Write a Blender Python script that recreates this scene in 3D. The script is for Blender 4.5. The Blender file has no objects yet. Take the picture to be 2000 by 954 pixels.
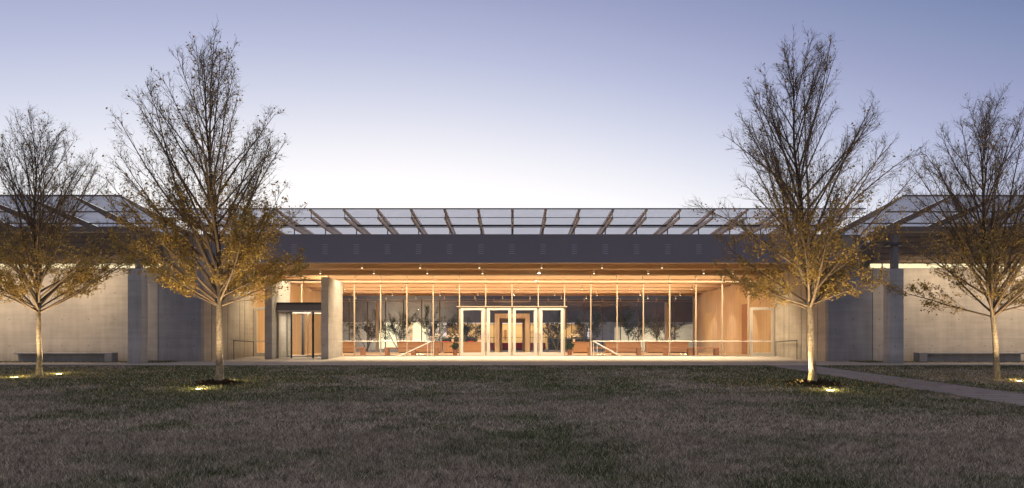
import bpy, math, random
import numpy as np
from mathutils import Vector, Matrix

# ------------------------------------------------------------------ camera, sky, sun, exposure
S = bpy.context.scene
COL = S.collection
EYE = 0.79
cam = bpy.data.cameras.new('camera'); camo = bpy.data.objects.new('camera', cam); COL.objects.link(camo)
camo.location = (0, 0, EYE); camo.rotation_euler = (math.radians(90), 0, 0)
cam.sensor_fit = 'HORIZONTAL'; cam.sensor_width = 36; cam.lens = 24.62; cam.shift_y = 0.096
cam.clip_start = 0.1; cam.clip_end = 2000
S.camera = camo
S.view_settings.view_transform = 'Standard'; S.view_settings.look = 'None'
S.view_settings.exposure = 0.0; S.view_settings.gamma = 1.0; S.view_settings.use_curve_mapping = False
S.render.engine = 'CYCLES'
S.cycles.use_denoising = True
S.cycles.max_bounces = 7; S.cycles.diffuse_bounces = 3; S.cycles.glossy_bounces = 3
S.cycles.transparent_max_bounces = 24; S.cycles.transmission_bounces = 4
S.cycles.caustics_reflective = False; S.cycles.caustics_refractive = False
S.cycles.sample_clamp_indirect = 4.0

W = bpy.data.worlds.new('World'); S.world = W; W.use_nodes = True
nt = W.node_tree; N = nt.nodes; L = nt.links
N.clear()
out = N.new('ShaderNodeOutputWorld')
tc = N.new('ShaderNodeTexCoord'); sep = N.new('ShaderNodeSeparateXYZ'); L.new(tc.outputs['Generated'], sep.inputs[0])
def wm(op, a, b=None, c=None, clamp=False):
    n = N.new('ShaderNodeMath'); n.operation = op; n.use_clamp = clamp
    for i, v in enumerate((a, b, c)):
        if v is None: continue
        if isinstance(v, (int, float)): n.inputs[i].default_value = v
        else: L.new(v, n.inputs[i])
    return n.outputs[0]
dx = wm('ADD', sep.outputs[0], 0.17)
v = wm('ADD', sep.outputs[2], wm('MULTIPLY', wm('MULTIPLY', dx, dx), 0.33))
ramp = N.new('ShaderNodeValToRGB'); L.new(v, ramp.inputs[0])
cr = ramp.color_ramp
stops = [(0.0, (.95, .90, .88)), (.16, (1.05, 1.03, 1.03)), (.215, (1.0, .99, 1.01)), (.26, (.86, .87, .94)), (.32, (.66, .69, .83)),
         (.385, (.47, .51, .71)), (.45, (.335, .37, .575)), (.54, (.185, .24, .43)), (.70, (.66, .66, .70)), (1.0, (1.55, 1.48, 1.40))]  # unseen zenith raised above real dusk level to light the lawn
while len(cr.elements) < len(stops): cr.elements.new(0.5)
for e, (p, c) in zip(cr.elements, stops): e.position = p; e.color = (*c, 1)
back = N.new('ShaderNodeMapRange'); L.new(sep.outputs[1], back.inputs[0])
back.inputs[1].default_value = -0.35; back.inputs[2].default_value = 0.45
mixc = N.new('ShaderNodeMix'); mixc.data_type = 'RGBA'
L.new(back.outputs[0], mixc.inputs[0]); mixc.inputs[6].default_value = (.31, .31, .42, 1); L.new(ramp.outputs[0], mixc.inputs[7])
sky = N.new('ShaderNodeTexSky'); sky.sky_type = 'NISHITA'; sky.sun_disc = False
sky.sun_elevation = math.radians(1.5); sky.sun_rotation = math.radians(-9)
bg1 = N.new('ShaderNodeBackground'); L.new(mixc.outputs[2], bg1.inputs[0]); bg1.inputs[1].default_value = 1.0
bg2 = N.new('ShaderNodeBackground'); L.new(sky.outputs[0], bg2.inputs[0]); bg2.inputs[1].default_value = 0.01
add = N.new('ShaderNodeAddShader'); L.new(bg1.outputs[0], add.inputs[0]); L.new(bg2.outputs[0], add.inputs[1])
L.new(add.outputs[0], out.inputs[0])

sun = bpy.data.lights.new('sun', 'SUN'); suno = bpy.data.objects.new('sun', sun); COL.objects.link(suno)
sun.energy = 0.06; sun.angle = math.radians(12); sun.color = (1, .88, .8)
suno.rotation_euler = Vector((math.sin(math.radians(9)), -math.cos(math.radians(9)), -0.07)).to_track_quat('-Z', 'Y').to_euler()

# ------------------------------------------------------------------ light strengths
E_SOFFIT = 8       # each soffit downlight (spot)
E_STRIP = 2600       # strip lights along the entrance
E_HALL = 760        # hall ceiling strips
E_WASH = 112        # wing wall washers
E_TREE = 620        # tree uplights
WARM = (1.0, .70, .38); WARM2 = (1.0, .80, .55)

# ------------------------------------------------------------------ helpers
rnd = random.Random(7)
def tag(o, label=None, cat=None, group=None, kind=None):
    if label: o['label'] = label
    if cat: o['category'] = cat
    if group: o['group'] = group
    if kind: o['kind'] = kind
    return o
def empty(name, loc=(0, 0, 0), rz=0, parent=None):
    o = bpy.data.objects.new(name, None); COL.objects.link(o); o.location = loc; o.rotation_euler = (0, 0, rz)
    o.empty_display_size = .3
    if parent: o.parent = parent
    return o
def children(o): return [c for c in bpy.data.objects if c.parent == o]
def copy_tree(o, parent=None):
    c = o.copy(); COL.objects.link(c); c.parent = parent
    for ch in children(o): copy_tree(ch, c)
    return c
class MB:
    def __init__(s): s.v = []; s.f = []; s.smooth = False
    def box(s, x0, x1, y0, y1, z0, z1, bev=0):
        if x0 > x1: x0, x1 = x1, x0
        if y0 > y1: y0, y1 = y1, y0
        if z0 > z1: z0, z1 = z1, z0
        b = len(s.v)
        s.v += [(x0, y0, z0), (x1, y0, z0), (x1, y1, z0), (x0, y1, z0), (x0, y0, z1), (x1, y0, z1), (x1, y1, z1), (x0, y1, z1)]
        s.f += [tuple(b + i for i in q) for q in ((0, 3, 2, 1), (4, 5, 6, 7), (0, 1, 5, 4), (1, 2, 6, 5), (2, 3, 7, 6), (3, 0, 4, 7))]
        return s
    def prism(s, pts, axis, a, b_):
        # pts: 2-D outline; axis 'x': pts are (y,z) ; 'y': (x,z) ; 'z': (x,y)
        n = len(pts); b = len(s.v)
        def mk(p, t): return {'x': (t, p[0], p[1]), 'y': (p[0], t, p[1]), 'z': (p[0], p[1], t)}[axis]
        s.v += [mk(p, a) for p in pts] + [mk(p, b_) for p in pts]
        s.f += [tuple(b + i for i in range(n))[::-1], tuple(b + n + i for i in range(n))]
        s.f += [(b + i, b + (i + 1) % n, b + n + (i + 1) % n, b + n + i) for i in range(n)]
        return s
    def tube(s, p, q, r, k=8, r2=None):
        p = Vector(p); q = Vector(q); d = (q - p).normalized(); r2 = r if r2 is None else r2
        u = d.orthogonal().normalized(); w = d.cross(u); b = len(s.v)
        for c, rr in ((p, r), (q, r2)):
            for i in range(k):
                t = 2 * math.pi * i / k; s.v.append(tuple(c + u * (rr * math.cos(t)) + w * (rr * math.sin(t))))
        s.f += [(b + i, b + (i + 1) % k, b + k + (i + 1) % k, b + k + i) for i in range(k)]
        s.f += [tuple(b + i for i in range(k))[::-1], tuple(b + k + i for i in range(k))]
        return s
    def quad(s, a, b_, c, d):
        b = len(s.v); s.v += [a, b_, c, d]; s.f.append((b, b + 1, b + 2, b + 3)); return s
    def build(s, name, mat, parent=None, bev=0, loc=None):
        me = bpy.data.meshes.new(name); me.from_pydata(s.v, [], s.f); me.update()
        import bmesh
        bm = bmesh.new(); bm.from_mesh(me); bmesh.ops.recalc_face_normals(bm, faces=bm.faces[:]); bm.to_mesh(me); bm.free()
        me.materials.append(mat)
        o = bpy.data.objects.new(name, me); COL.objects.link(o)
        if parent: o.parent = parent
        if loc: o.location = loc
        if bev:
            m = o.modifiers.new('bevel', 'BEVEL'); m.width = bev; m.segments = 2; m.limit_method = 'ANGLE'
        return o
def np_mesh(name, verts, quads, mat, parent=None, smooth=False, tris=False, mats=None):
    me = bpy.data.meshes.new(name); k = 3 if tris else 4
    verts = np.asarray(verts, np.float32); quads = np.asarray(quads, np.int32)
    me.vertices.add(len(verts)); me.vertices.foreach_set('co', verts.ravel())
    me.loops.add(quads.size); me.loops.foreach_set('vertex_index', quads.ravel())
    me.polygons.add(len(quads)); me.polygons.foreach_set('loop_start', np.arange(0, quads.size, k, dtype=np.int32))
    try: me.polygons.foreach_set('loop_total', np.full(len(quads), k, np.int32))
    except Exception: pass
    me.update(calc_edges=True)
    if smooth: me.polygons.foreach_set('use_smooth', np.ones(len(quads), bool))
    me.materials.append(mat)
    o = bpy.data.objects.new(name, me); COL.objects.link(o)
    if parent: o.parent = parent
    return o
def spot(name, parent, loc, target, energy, color, size, blend=.5, radius=.05):
    l = bpy.data.lights.new(name, 'SPOT'); l.energy = energy; l.color = color; l.spot_size = math.radians(size); l.spot_blend = blend; l.shadow_soft_size = radius
    o = bpy.data.objects.new(name, l); COL.objects.link(o); o.parent = parent; o.location = loc
    o.rotation_euler = (Vector(target) - Vector(loc)).to_track_quat('-Z', 'Y').to_euler()
    return o
def area(name, parent, loc, target, energy, color, sx, sy, spread=180):
    l = bpy.data.lights.new(name, 'AREA'); l.shape = 'RECTANGLE'; l.size = sx; l.size_y = sy; l.energy = energy; l.color = color; l.spread = math.radians(spread)
    o = bpy.data.objects.new(name, l); COL.objects.link(o); o.parent = parent; o.location = loc
    o.rotation_euler = (Vector(target) - Vector(loc)).to_track_quat('-Z', 'Y').to_euler()
    return o

# ------------------------------------------------------------------ materials
class NT:
    def __init__(s, name):
        s.m = bpy.data.materials.new(name); s.m.use_nodes = True; s.t = s.m.node_tree; s.t.nodes.clear()
        s.o = s.t.nodes.new('ShaderNodeOutputMaterial')
    def n(s, ty, **kw):
        x = s.t.nodes.new(ty)
        for k, v in kw.items(): setattr(x, k, v)
        return x
    def l(s, a, b): s.t.links.new(a, b)
    def math(s, op, a, b=None, c=None, clamp=False):
        n = s.n('ShaderNodeMath', operation=op, use_clamp=clamp)
        for i, v in enumerate((a, b, c)):
            if v is None: continue
            if isinstance(v, (int, float)): n.inputs[i].default_value = v
            else: s.l(v, n.inputs[i])
        return n.outputs[0]
    def mix(s, f, a, b):
        n = s.n('ShaderNodeMix', data_type='RGBA')
        if isinstance(f, (int, float)): n.inputs[0].default_value = f
        else: s.l(f, n.inputs[0])
        for i, v in ((6, a), (7, b)):
            if isinstance(v, tuple): n.inputs[i].default_value = (*v, 1)
            else: s.l(v, n.inputs[i])
        return n.outputs[2]
    def pos(s, scale=(1, 1, 1)):
        g = s.n('ShaderNodeNewGeometry'); mp = s.n('ShaderNodeMapping'); mp.inputs['Scale'].default_value = scale
        s.l(g.outputs['Position'], mp.inputs[0]); return mp.outputs[0]
    def obj(s, scale=(1, 1, 1)):
        g = s.n('ShaderNodeTexCoord'); mp = s.n('ShaderNodeMapping'); mp.inputs['Scale'].default_value = scale
        s.l(g.outputs['Object'], mp.inputs[0]); return mp.outputs[0]
    def noise(s, vec, scale, detail=4, rough=.55, lo=None, hi=None):
        n = s.n('ShaderNodeTexNoise'); n.inputs['Scale'].default_value = scale; n.inputs['Detail'].default_value = detail; n.inputs['Roughness'].default_value = rough
        s.l(vec, n.inputs['Vector']); o = n.outputs['Fac']
        if lo is not None:
            r = s.n('ShaderNodeMapRange'); s.l(o, r.inputs[0]); r.inputs[1].default_value = lo; r.inputs[2].default_value = hi; o = r.outputs[0]
        return o
    def bsdf(s, col, rough=.6, spec=.4, metal=0, bump=None, bstr=.3, bdist=.01):
        b = s.n('ShaderNodeBsdfPrincipled')
        if isinstance(col, tuple): b.inputs['Base Color'].default_value = (*col, 1)
        else: s.l(col, b.inputs['Base Color'])
        if isinstance(rough, (int, float)): b.inputs['Roughness'].default_value = rough
        else: s.l(rough, b.inputs['Roughness'])
        b.inputs['Specular IOR Level'].default_value = spec; b.inputs['Metallic'].default_value = metal
        if bump is not None:
            bp = s.n('ShaderNodeBump'); bp.inputs['Strength'].default_value = bstr; bp.inputs['Distance'].default_value = bdist
            s.l(bump, bp.inputs['Height']); s.l(bp.outputs[0], b.inputs['Normal'])
        return b
    def done(s, sh): s.l(sh.outputs[0], s.o.inputs[0]); return s.m

def plain(name, col, rough=.5, spec=.4, metal=0, var=.12, scale=6):
    t = NT(name); n = t.noise(t.obj(), scale, 4)
    a = tuple(c * (1 - var) for c in col); b = tuple(min(1, c * (1 + var)) for c in col)
    return t.done(t.bsdf(t.mix(n, a, b), rough, spec, metal, n, .1, .004))
def concrete(name, col, course=True):
    t = NT(name); p = t.pos(); sx = t.n('ShaderNodeSeparateXYZ'); t.l(p, sx.inputs[0])
    u = t.math('ADD', sx.outputs[0], sx.outputs[1])
    streak = t.noise(t.pos((2.2, 2.2, .25)), 1.6, 5, .6, .3, .72)
    cloud = t.noise(t.pos((.6, .6, 1.6)), 1.3, 6, .62, .3, .7)
    hor = t.noise(t.pos((.22, .22, 9)), 1.0, 5, .65, .35, .65)
    fine = t.noise(p, 38, 3, .6)
    f = t.math('MULTIPLY_ADD', streak, .35, t.math('MULTIPLY', cloud, .4))
    f = t.math('ADD', f, t.math('MULTIPLY', hor, .16)); f = t.math('MULTIPLY_ADD', fine, .12, f)
    a = tuple(c * .68 for c in col); b = tuple(min(1, c * 1.3) for c in col)
    c = t.mix(f, a, b)
    # form-tie holes
    fu = t.math('SUBTRACT', t.math('FRACT', t.math('MULTIPLY', u, .8)), .5); fz = t.math('SUBTRACT', t.math('FRACT', t.math('MULTIPLY', sx.outputs[2], .8)), .5)
    d = t.math('SQRT', t.math('ADD', t.math('MULTIPLY', fu, fu), t.math('MULTIPLY', fz, fz)))
    hole = t.math('LESS_THAN', d, .028)
    c = t.mix(t.math('MULTIPLY', hole, .55), c, tuple(x * .35 for x in col))
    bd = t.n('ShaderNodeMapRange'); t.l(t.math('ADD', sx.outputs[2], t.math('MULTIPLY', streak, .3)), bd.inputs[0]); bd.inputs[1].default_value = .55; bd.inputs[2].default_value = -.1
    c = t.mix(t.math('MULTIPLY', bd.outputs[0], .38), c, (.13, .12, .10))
    jz = t.math('LESS_THAN', t.math('FRACT', t.math('MULTIPLY_ADD', sx.outputs[2], .4, .62)), .006)
    c = t.mix(t.math('MULTIPLY', jz, .45), c, tuple(x * .4 for x in col))
    return t.done(t.bsdf(c, .72, .3, 0, f, .25, .006))
def wood(name, col, axis='x', scale=1.0, rough=.45, planks=0):
    t = NT(name); s = {'x': (.35, 9, 9), 'y': (9, .35, 9), 'z': (9, 9, .35)}[axis]
    g = t.noise(t.pos(tuple(q * scale for q in s)), 1.4, 6, .65, .3, .7); big = t.noise(t.pos((.4, .4, .4)), 1.1, 2)
    f = t.math('MULTIPLY_ADD', g, .7, t.math('MULTIPLY', big, .3))
    c = t.mix(f, tuple(x * .72 for x in col), tuple(min(1, x * 1.2) for x in col))
    if planks:
        p = t.pos(); sx = t.n('ShaderNodeSeparateXYZ'); t.l(p, sx.inputs[0])
        u = t.math('ADD', sx.outputs[0], sx.outputs[1]); uu = t.math('MULTIPLY', u, 1 / planks)
        wn = t.n('ShaderNodeTexWhiteNoise', noise_dimensions='1D'); t.l(t.math('FLOOR', uu), wn.inputs['W'])
        c = t.mix(t.math('MULTIPLY', wn.outputs['Value'], .35), c, tuple(x * .55 for x in col))
        j = t.math('LESS_THAN', t.math('FRACT', uu), .05)
        c = t.mix(t.math('MULTIPLY', j, .7), c, tuple(x * .25 for x in col))
    return t.done(t.bsdf(c, rough, .4, 0, g, .1, .003))
def emit(name, col, st):
    t = NT(name); e = t.n('ShaderNodeEmission'); e.inputs[0].default_value = (*col, 1); e.inputs[1].default_value = st
    return t.done(e)
def glass(name, tint=(.96, .97, .97), refl=1.0, extra=0.0):
    t = NT(name); fr = t.n('ShaderNodeFresnel'); geo = t.n('ShaderNodeNewGeometry'); t.l(t.math('MULTIPLY_ADD', geo.outputs['Backfacing'], -.8333, 1.5), fr.inputs[0])
    tr = t.n('ShaderNodeBsdfTransparent'); tr.inputs[0].default_value = (*tint, 1)
    gl = t.n('ShaderNodeBsdfGlossy'); gl.inputs['Roughness'].default_value = .004; gl.inputs[0].default_value = (1, 1, 1, 1)
    m = t.n('ShaderNodeMixShader'); t.l(t.math('MULTIPLY_ADD', fr.outputs[0], refl, extra, clamp=True), m.inputs[0]); t.l(tr.outputs[0], m.inputs[1]); t.l(gl.outputs[0], m.inputs[2])
    return t.done(m)
def frosted(name, col, clear=.25):
    t = NT(name); tl = t.n('ShaderNodeBsdfTranslucent'); tl.inputs[0].default_value = (*col, 1)
    df = t.n('ShaderNodeBsdfDiffuse'); df.inputs[0].default_value = (*col, 1)
    tr = t.n('ShaderNodeBsdfTransparent'); tr.inputs[0].default_value = (.9, .93, 1, 1)
    n = t.noise(t.pos((1, 3, 1)), 1.2, 3, .5, .3, .7)
    m1 = t.n('ShaderNodeMixShader'); m1.inputs[0].default_value = .3; t.l(tl.outputs[0], m1.inputs[1]); t.l(df.outputs[0], m1.inputs[2])
    m2 = t.n('ShaderNodeMixShader'); t.l(t.math('MULTIPLY_ADD', n, .12, clear - .06), m2.inputs[0]); t.l(m1.outputs[0], m2.inputs[1]); t.l(tr.outputs[0], m2.inputs[2])
    gl = t.n('ShaderNodeBsdfGlossy'); gl.inputs['Roughness'].default_value = .08
    m3 = t.n('ShaderNodeMixShader'); m3.inputs[0].default_value = .05; t.l(m2.outputs[0], m3.inputs[1]); t.l(gl.outputs[0], m3.inputs[2])
    return t.done(m3)

def lawn_color(t):
    p = t.pos((1, 1, 0)); big = t.noise(p, .16, 3, .6, .38, .62); mid = t.noise(p, .75, 4, .6, .35, .65); fine = t.noise(p, 9, 3, .6, .3, .7)
    sx = t.n('ShaderNodeSeparateXYZ'); t.l(p, sx.inputs[0])
    # dormant tan turf near the camera, greener towards the path
    r = t.n('ShaderNodeMapRange'); t.l(sx.outputs[1], r.inputs[0]); r.inputs[1].default_value = 13.5; r.inputs[2].default_value = 20.5; r.inputs[3].default_value = .28; r.inputs[4].default_value = .90
    f = t.math('ADD', r.outputs[0], t.math('MULTIPLY', t.math('SUBTRACT', big, .5), 1.5)); f = t.math('ADD', f, t.math('MULTIPLY', t.math('SUBTRACT', mid, .5), 1.3))
    f = t.math('ADD', f, t.math('MULTIPLY', t.math('SUBTRACT', fine, .5), .35), clamp=True)
    dry = t.mix(fine, (.35, .285, .235), (.60, .51, .43)); green = t.mix(fine, (.055, .09, .022), (.135, .18, .05))
    cl = t.noise(t.pos((.7, 1, 0)), 3.2, 4, .7, .36, .64); cl2 = t.noise(t.pos((1, 1, 0)), 13, 2, .6, .36, .64)
    base = t.mix(f, dry, green)
    dk = t.math('MULTIPLY', t.math('SUBTRACT', 1.0, cl), t.math('SUBTRACT', 1.0, cl2))
    base = t.mix(t.math('MULTIPLY', dk, 1.1, clamp=True), base, (.03, .036, .016))
    return t.mix(t.math('MULTIPLY', t.math('MULTIPLY', cl, cl2), .55), base, (.52, .45, .36)), fine
M = {}
t = NT('lawn_soil'); c, fine = lawn_color(t); M['soil'] = t.done(t.bsdf(t.mix(.4, c, (.05, .042, .035)), .9, .1, 0, fine, .6, .03))
t = NT('grass_blades'); c, fine = lawn_color(t)
at = t.n('ShaderNodeAttribute'); at.attribute_name = 'blade_rnd'; rv = at.outputs['Fac']
hi = t.n('ShaderNodeMapRange'); t.l(rv, hi.inputs[0]); hi.inputs[1].default_value = .74; hi.inputs[2].default_value = .96
c = t.mix(t.math('MULTIPLY', hi.outputs[0], .70), t.mix(t.math('SUBTRACT', .80, rv, clamp=True), c, (.010, .014, .005)), (.78, .69, .55))
b = t.bsdf(c, .6, .2); tl = t.n('ShaderNodeBsdfTranslucent'); t.l(c, tl.inputs[0]); m = t.n('ShaderNodeMixShader'); m.inputs[0].default_value = .3
t.l(b.outputs[0], m.inputs[1]); t.l(tl.outputs[0], m.inputs[2]); M['grass'] = t.done(m)
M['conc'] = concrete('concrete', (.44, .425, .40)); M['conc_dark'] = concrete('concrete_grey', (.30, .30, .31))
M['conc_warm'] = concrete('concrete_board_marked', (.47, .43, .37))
M['fascia'] = plain('fascia_metal', (.245, .232, .268), .55, .3, 0, .05, .5)
M['rear_dark'] = plain('rear_wall_shade', (.13, .115, .115), .6, .2, 0, .25, 1); M['slot'] = plain('slot_metal', (.62, .64, .78), .4)  # rear wall: shade and dark glass reflection put into its colour
M['wood'] = wood('fir_beam', (.59, .415, .265), 'x'); M['woodceil'] = wood('ceiling_boards', (.46, .32, .20), 'x')
M['rafter'] = wood('rafter_wood', (.78, .63, .52), 'y'); M['rafter_dim'] = wood('wing_rafter_wood', (.20, .16, .14), 'y'); M['woodwall'] = wood('tall_wall_planks', (.58, .415, .25), 'z', planks=.45)  # wing rafters use a darker brown wood colour
M['desk'] = wood('desk_wood', (.50, .31, .17), 'x'); M['bench'] = wood('bench_wood', (.30, .15, .08), 'x')
M['vest'] = wood('pale_timber', (.78, .62, .43), 'z'); M['floor'] = wood('oak_floor', (.58, .415, .25), 'x', rough=.32)
M['mull'] = plain('mullion_paint', (.44, .36, .27), .4, .5, 0, .05)
M['mull_dark'] = plain('dark_mullion', (.10, .085, .07), .4)
M['white'] = plain('white_frame', (.66, .62, .56), .4, .5, 0, .04)
M['steel'] = plain('brushed_steel', (.62, .60, .58), .28, .5, 1, .05)
M['rail'] = plain('satin_rail', (.90, .87, .82), .35, .6); M['dark'] = plain('dark_metal', (.05, .05, .055), .4, .5, 0, .1)
M['grey'] = plain('grey_metal', (.17, .165, .17), .4, .5, .3, .1)
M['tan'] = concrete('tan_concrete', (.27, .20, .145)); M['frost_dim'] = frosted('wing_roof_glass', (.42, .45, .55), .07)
M['glass'] = glass('clear_glass'); M['glass_rear'] = glass('rear_glass', (.92, .92, .90), 1.0, .02)
M['glass_door'] = glass('door_glass', (.93, .95, .94)); M['frost'] = frosted('fritted_roof_glass', (.70, .73, .82), .22)
M['lamp'] = emit('lamp_lens', (1, .80, .5), 4); M['lamp_star'] = emit('lamp_lens_bright', (1, .86, .62), 420)
M['strip'] = emit('lit_clerestory', (1, .83, .50), 1.25)
M['litwin'] = emit('lit_window', (1, .88, .55), 1.5); M['ground_lens'] = emit('ground_lamp_lens', (1, .85, .42), 30)
M['amber'] = plain('amber_wall', (.60, .44, .25), .6, .2, 0, .2, 1.5)
M['red'] = plain('red_fabric', (.38, .05, .045), .8, .1); M['pot'] = plain('clay_pot', (.20, .10, .07), .7)
M['redpaper'] = plain('red_paper', (.65, .04, .06), .5); M['paper'] = plain('white_paper', (.8, .79, .74), .5, .3, 0, .03)
M['petal'] = plain('white_petals', (.85, .83, .72), .5, .3, 0, .03)
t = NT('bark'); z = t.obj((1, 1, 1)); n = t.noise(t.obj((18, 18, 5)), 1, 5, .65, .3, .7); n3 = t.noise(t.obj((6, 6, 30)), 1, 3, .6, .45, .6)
sz = t.n('ShaderNodeSeparateXYZ'); t.l(z, sz.inputs[0]); leader_shade = t.n('ShaderNodeMapRange'); t.l(t.math('ADD', sz.outputs[2], t.math('MULTIPLY', n, .5)), leader_shade.inputs[0]); leader_shade.inputs[1].default_value = 2.3; leader_shade.inputs[2].default_value = 3.4
M['bark'] = t.done(t.bsdf(t.mix(leader_shade.outputs[0], t.mix(t.math('MULTIPLY', n3, .4), t.mix(n, (.13, .10, .075), (.36, .31, .25)), (.08, .06, .05)), (.055, .042, .035)), .85, .15, 0, n, .7, .02))  # bark darkened above the fork: leaf shade put into the colour
t = NT('twig_bark'); n = t.noise(t.obj((5, 5, 5)), 1, 3); M['twig'] = t.done(t.bsdf(t.mix(n, (.10, .075, .06), (.22, .165, .12)), .8, .15))
def leafmat(name, a, b_, c_):
    t = NT(name); n = t.noise(t.obj((1, 1, 1)), 3.0, 3, .6, .3, .7); w = t.noise(t.obj((1, 1, 1)), 45, 1, .5, .35, .65)
    col = t.mix(w, t.mix(n, a, b_), c_)
    b = t.bsdf(col, .55, .25); tl = t.n('ShaderNodeBsdfTranslucent'); t.l(col, tl.inputs[0]); m = t.n('ShaderNodeMixShader'); m.inputs[0].default_value = .35
    t.l(b.outputs[0], m.inputs[1]); t.l(tl.outputs[0], m.inputs[2]); return t.done(m)
M['leaf'] = leafmat('autumn_leaf', (.38, .19, .05), (.58, .37, .09), (.26, .23, .08))
M['leaf_green'] = leafmat('evergreen_leaf', (.030, .045, .018), (.05, .07, .025), (.07, .09, .03))
M['hedge'] = leafmat('hedge_leaf', (.08, .12, .04), (.12, .15, .05), (.16, .18, .07))
M['pot_leaf'] = leafmat('pot_leaf', (.02, .05, .03), (.03, .07, .04), (.05, .09, .04))
t = NT('mulch'); p = t.pos(); n = t.noise(p, 22, 4, .7, .35, .65); M['mulch'] = t.done(t.bsdf(t.mix(n, (.02, .015, .012), (.11, .08, .06)), .9, .1, 0, n, 1, .04))
def paving(name, ca, cb, bw, bh, rot=0, mortar=.008):
    t = NT(name); p = t.pos((1, 1, 0)); br = t.n('ShaderNodeTexBrick'); mp = t.n('ShaderNodeMapping'); mp.inputs['Rotation'].default_value = (0, 0, rot); t.l(p, mp.inputs[0])
    t.l(mp.outputs[0], br.inputs['Vector']); br.inputs['Scale'].default_value = 1; br.inputs['Brick Width'].default_value = bw; br.inputs['Row Height'].default_value = bh
    br.inputs['Mortar Size'].default_value = mortar; br.inputs['Color1'].default_value = (*ca, 1); br.inputs['Color2'].default_value = (*cb, 1)
    br.inputs['Mortar'].default_value = (*[x * .35 for x in ca], 1)
    n = t.noise(p, 1.2, 5, .6, .3, .7); n2 = t.noise(p, 30, 3)
    c = t.mix(t.math('MULTIPLY', n, .4), br.outputs['Color'], tuple(x * .6 for x in ca)); c = t.mix(t.math('MULTIPLY', n2, .25), c, tuple(x * 1.3 for x in cb))
    return t.done(t.bsdf(c, .75, .25, 0, n2, .3, .003))
M['plaza'] = paving('plaza_paving', (.30, .275, .25), (.34, .31, .28), 1.5, .75)
M['path'] = paving('path_pavers', (.12, .105, .115), (.175, .15, .165), 3.7, .42, 0, .035)

# ------------------------------------------------------------------ ground
def gz(y):
    pts = [(-60, -1.25), (0, -.81), (28, -.13), (36.8, -.11), (39.4, 0.0), (400, 0.0)]
    return float(np.interp(y, [p[0] for p in pts], [p[1] for p in pts]))
gza = lambda y: np.interp(y, [-60, 0, 28, 36.8, 39.4, 400], [-1.25, -.81, -.13, -.11, 0, 0])
def sheet(name, x0, x1, ys, dz, mat, kind='structure'):
    mb = MB()
    for a, b in zip(ys[:-1], ys[1:]): mb.quad((x0, a, gz(a) + dz), (x1, a, gz(a) + dz), (x1, b, gz(b) + dz), (x0, b, gz(b) + dz))
    o = mb.build(name, mat); tag(o, kind=kind); return o
mb = MB(); ys = [-60, -20, 0, 7, 14, 21, 28, 31.4, 33.3, 36.8, 39.4, 60, 300]
for a, b in zip(ys[:-1], ys[1:]):
    for x0, x1 in ((-300, -40), (-40, 0), (0, 40), (40, 300)):
        mb.quad((x0, a, gz(a) - .03), (x1, a, gz(a) - .03), (x1, b, gz(b) - .03), (x0, b, gz(b) - .03))
tag(mb.build('lawn', M['soil']), kind='structure')
sheet('plaza', -15.6, 15.9, [31.4, 36.8, 39.4, 39.95], 0, M['plaza'])
sheet('cross_path', -60, 60, [28, 31.39], .002, M['plaza'])
# walkway running towards the viewer on the right, with a flared mouth at the plaza
mb = MB(); yy = [-20, 0, 10, 20, 27.99]
for a, b in zip(yy[:-1], yy[1:]): mb.quad((10.1, a, gz(a) + .002), (11.95, a, gz(a) + .002), (11.95, b, gz(b) + .002), (10.1, b, gz(b) + .002))
tag(mb.build('walkway', M['path']), kind='structure')

# ------------------------------------------------------------------ main hall
XL, XR, YG, YF, YB, ZB, ZC = -14.74, 15.0, 40.0, 33.8, 58.1, 4.67, 5.6
hall = empty('museum_hall', (0, 40, 0))
tag(hall, 'glass fronted museum hall with timber beams, dark fascia band and glazed canopy, glowing from inside', 'building')
def hp(mb, name, mat, parent=None, bev=0):
    # parts are modelled in world coordinates and stored relative to the hall's base
    o = mb.build(name, mat, parent or hall, bev)
    if parent is None or parent is hall: o.location = (0, -40, 0)
    return o
hp(MB().box(XL - .35, XL, 33.52, YB, -.3, ZB - .003), 'side_wall', M['conc_warm'])
hp(MB().box(XR, XR + .35, 33.52, YB, -.3, ZB - .003), 'side_wall', M['conc_warm'])
hp(MB().box(-16.775, XL - .002, 33.2, 33.517, -.35, 4.30), 'end_wall', M['conc_dark'])
hp(MB().box(XR + .002, 17.085, 33.2, 33.517, -.35, 4.30), 'end_wall', M['conc_dark'])
hp(MB().box(XL, XR, YG - .04, YB + .1, -.1, .004), 'indoor_floor', M['floor'])
# vertical joints on the outer side walls
for sx, s in ((XL, 1), (XR, -1)):
    mb = MB()
    for y in (34.35, 35.6, 36.3, 37.9, 38.6): mb.box(sx + s * .002, sx + s * .012, y, y + .03, -.1, ZB - .01)
    hp(mb, 'wall_joint', M['grey'])
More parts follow.
